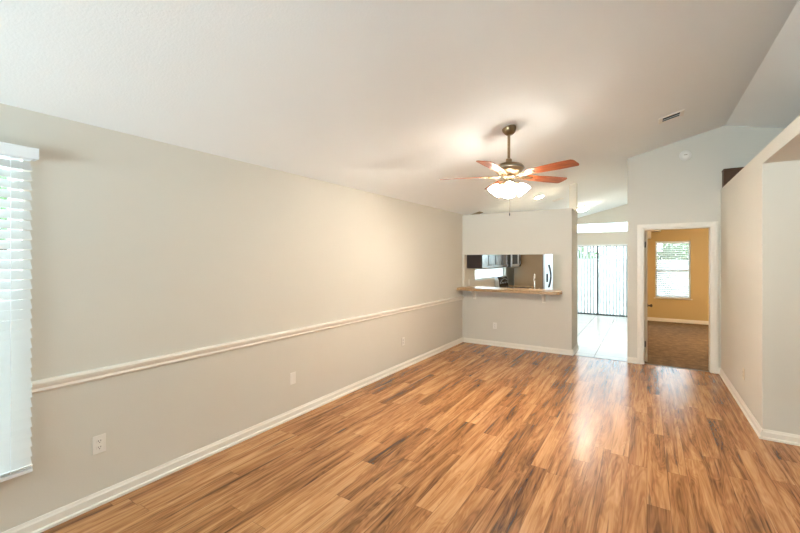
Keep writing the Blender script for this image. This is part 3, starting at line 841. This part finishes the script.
# microwave over the range
t = thing('microwave', (-2.77, 9.04, 1.40), 'stainless over-the-range microwave between dark wall cabinets', 'microwave')
my0, my1, mz0, mz1, mxf = 8.662, 9.418, 1.392, 1.80, -2.59
rel(B(XL+.001, mxf, my0, my1, mz0, mz1).build('body', 'blackm', t, bevel=.004), t)
mb = MB(); f = .05; yD = my1-.16
mb.box(mxf, mxf+.025, my0, my0+f, mz0+.01, mz1-.01); mb.box(mxf, mxf+.025, yD-f, yD, mz0+.01, mz1-.01); mb.box(mxf, mxf+.025, my0+f, yD-f, mz0+.01, mz0+.07); mb.box(mxf, mxf+.025, my0+f, yD-f, mz1-.06, mz1-.01)
md = rel(mb.build('door', 'steel', t, bevel=.003), t)
B(mxf, mxf+.018, my0+f, yD-f, mz0+.07, mz1-.06).build('door_window', 'black', md).matrix_parent_inverse = md.matrix_parent_inverse.copy() @ Matrix.Identity(4)
md.children
rel(B(mxf, mxf+.022, yD+.004, my1-.002, mz0+.01, mz1-.01).build('control_panel', 'black', t, bevel=.003), t)
mb = MB(); mb.tube([(mxf+.03, yD-.02, mz0+.05), (mxf+.055, yD-.02, mz0+.08), (mxf+.055, yD-.02, mz1-.09), (mxf+.03, yD-.02, mz1-.05)], .008, 10)
rel(mb.build('handle', 'steel', t, smooth=True), t)
# range
t = thing('kitchen_range', (-2.65, 9.04, 0), 'black and stainless kitchen range against the kitchen wall', 'stove')
rel(B(XL+.02, -2.32, my0, my1, .02, .895).build('body', 'steel', t, bevel=.004), t)
rel(B(XL+.02, -2.31, my0, my1, .896, .912).build('cooktop', 'black', t, bevel=.003), t)
mb = MB()
prof = [(XL+.012, .912), (XL+.11, .912), (XL+.10, 1.06), (XL+.075, 1.14), (XL+.05, 1.165), (XL+.012, 1.165)]
va = [Vector((p[0], my0, p[1])) for p in prof]
mb.prism([(p[0], p[1]) for p in prof], Matrix(((1,0,0,0),(0,0,1,my0+.03),(0,1,0,0),(0,0,0,1))), my1-my0-.06)
rel(mb.build('backguard', 'black', t, bevel=.004), t)
mb = MB(); mb.prism([(p[0]-(.0), p[1]) for p in prof], Matrix(((1.02,0,0,-.0+.055),(0,0,1,my0),(0,1,0,.0),(0,0,0,1))), .03)
for v in mb.bm.verts: v.co.x = v.co.x-.0
mb2 = MB(); mb2.prism(prof, Matrix(((1,0,0,0),(0,0,1,my0),(0,1,0,.004),(0,0,0,1))), .03); mb.bm.free()
rel(mb2.build('end_cap', 'steel', t), t)
for j in range(4):
    mb = MB(); yy = my0+.12+j*.17; mb.lathe([(.020, 0), (.017, .02), (.001, .021)], Matrix.Translation((XL+.102, yy, 1.02)) @ Matrix.Rotation(PI/2, 4, 'Y'), 14)
    rel(mb.build('knob', 'steel', t, smooth=True), t)
mb = MB(); pts3 = [(XL+.12, my0+.10+.56*j/12, 1.05+.07*math.sin(PI*j/12)) for j in range(13)]; mb.tube(pts3, .007, 8)
rel(mb.build('panel_trim', 'steel', t, smooth=True), t)
rel(B(-2.32, -2.295, my0+.02, my1-.02, .22, .80).build('oven_door', 'black', t, bevel=.003), t)
# four little burner rings
for i_, (bx_, by_) in enumerate(((-2.78, 8.84), (-2.78, 9.22), (-2.48, 8.84), (-2.48, 9.22))):
    rel(MB().lathe([(.07, .9122), (.09, .9122), (.09, .915), (.07, .915), (.07, .9122)], Matrix.Translation((bx_, by_, 0)), 24, cap=False).build('burner', 'blackm', t), t)
# narrow counter after the range
tag(B(XL+.001, -2.33, 9.422, 9.585, .0, .925).build('base_cabinet', 'granite', bevel=.003), 'narrow counter end between the range and the refrigerator', 'cabinet')
# refrigerator
t = thing('refrigerator', (-2.40, 10.05, 0), 'stainless refrigerator with a bowed handle at the right of the pass-through', 'refrigerator')
fx0, fx1, fy0, fy1 = -2.79, -2.11, 9.62, 10.52
rel(B(fx0, fx1, fy0, fy1, .02, 1.76).build('body', 'fridge_side', t, bevel=.006), t)
rel(B(fx1, fx1+.012, fy0+.006, fy1-.006, .10, 1.75).build('door_gasket', 'blackm', t), t)
ym = fy0+.40
def fr_door(a0, a1):
    mb = MB(); n = 8; pts = [(fx1+.012, a0), (fx1+.012, a1)]
    for j in range(n+1):
        u = j/n; pts.append((fx1+.052+.016*math.sin(PI*u), a1+(a0-a1)*u))
    mb.prism(pts, Matrix.Translation((0, 0, .10)), 1.65)
    return rel(mb.build('door', 'steel', t, smooth=True), t)
da = fr_door(fy0+.004, ym-.003); db = fr_door(ym+.003, fy1-.004)
def handle(yy, par):
    mb = MB(); pts = [(fx1+.065+.045*math.sin(PI*j/14), yy, .88+.56*j/14) for j in range(15)]
    mb.tube(pts, .012, 10); o = mb.build('handle', 'steeldark', par, smooth=True); return o
handle(ym-.05, da); handle(ym+.05, db)
mb = MB(); mb.box(fx1+.055, fx1+.073, fy0+.11, fy0+.26, 1.02, 1.22); mb.build('dispenser', 'black', da)
mb = MB(); mb.box(fx1-.02, fx1+.03, fy0+.02, fy1-.02, .02, .095); rel(mb.build('kick_grille', 'blackm', t), t)

# ------------------------------------------------------------------ outdoors
struct(B(-14, 12, 12.25, 30, -.30, -.125).box(-14, XL-.15, -5, 12.25, -.30, -.125).build('ground', 'patio'), 'pale ground outside')
struct(B(-6, 3, YS+.12, 15.6, -.125, -.03).build('patio_slab', 'patio'), 'concrete patio outside the sliding door')
def fence(p0, p1, label):
    p0 = Vector(p0); p1 = Vector(p1); d_ = (p1-p0); ln = d_.length; ang = math.atan2(d_.y, d_.x)
    t = thing('garden_fence', (p0.x, p0.y, -.125), label, 'fence', None, ang)
    n = int(ln/2.4)
    for k in range(n+1):
        B(ln*k/n-.05, ln*k/n+.05, -.05, .05, 0, 1.78).build('post', 'fence', t, bevel=.005)
    mb = MB(); x = .0
    while x < ln-.13:
        mb.box(x+.004, x+.136, -.075, -.055, .05, 1.70); x += .14
    mb.build('boards', 'fence', t)
    mb = MB(); mb.box(0, ln, -.05, -.01, .3, .39); mb.box(0, ln, -.05, -.01, 1.35, 1.44); mb.build('rails', 'fence', t)
fence((-8, 16.2), (8, 16.2), 'white board fence beyond the sliding glass door')
fence((-7.2, 14), (-7.2, -6), 'white board fence beyond the left wall window')
def tree(x, y, h, r, label, n=2600):
    t = thing('tree', (x, y, -.125), label, 'tree', 'trees beyond the fences')
    mb = MB(); mb.tube([(0, 0, 0), (.05, .03, h*.3), (-.03, .05, h*.6), (0, 0, h*.85)], .14, 10, [1, .8, .55, .3])
    for q in range(6):
        a_ = q*1.05; mb.tube([(0, 0, h*(.3+.06*q)), (r*.4*math.cos(a_), r*.4*math.sin(a_), h*(.42+.06*q)), (r*.8*math.cos(a_), r*.8*math.sin(a_), h*(.5+.06*q))], .05, 6, [1, .6, .3])
    mb.build('trunk', 'bark', t, smooth=True)
    bm = bmesh.new(); rnd = random.Random(int(x*31+y*17))
    blobs = [(rnd.uniform(-.5, .5)*r, rnd.uniform(-.5, .5)*r, h*rnd.uniform(.42, .88), r*rnd.uniform(.4, .65)) for _ in range(9)]
    for i in range(n):
        b_ = blobs[i % 9]; v = Vector((rnd.gauss(0, 1), rnd.gauss(0, 1), rnd.gauss(0, 1))).normalized()*b_[3]*rnd.uniform(.6, 1)
        c = Vector(b_[:3])+v; s = rnd.uniform(.06, .12)
        u = Vector((rnd.gauss(0, 1), rnd.gauss(0, 1), rnd.gauss(0, 1))).normalized(); w2 = u.orthogonal().normalized()
        bm.faces.new([bm.verts.new(c-u*s), bm.verts.new(c+w2*s*.45), bm.verts.new(c+u*s), bm.verts.new(c-w2*s*.45)])
    me = bpy.data.meshes.new('foliage'); bm.to_mesh(me); bm.free(); me.materials.append(M['leaf'])
    o = bpy.data.objects.new('foliage', me); COL.objects.link(o); o.parent = t
for i, (x, y, h, r, lb) in enumerate(((-5.6, 19.0, 2.35, 1.1, 'leafy tree beyond the fence, leftmost behind the sliding glass door'),
        (-2.6, 19.0, 2.3, 1.1, 'leafy tree beyond the fence, in the middle behind the sliding glass door'),
        (.6, 19.0, 2.4, 1.1, 'leafy tree beyond the fence, behind the left half of the ochre room window'),
        (3.6, 19.0, 2.4, 1.1, 'leafy tree beyond the fence, rightmost behind the ochre room'),
        (-9.2, 2.2, 3.0, 1.2, 'leafy tree beyond the side fence, seen through the left blind'))):
    tree(x, y, h, r, lb)
for o in list(bpy.data.objects):
    if o.type == 'EMPTY' and not o.children: bpy.data.objects.remove(o)
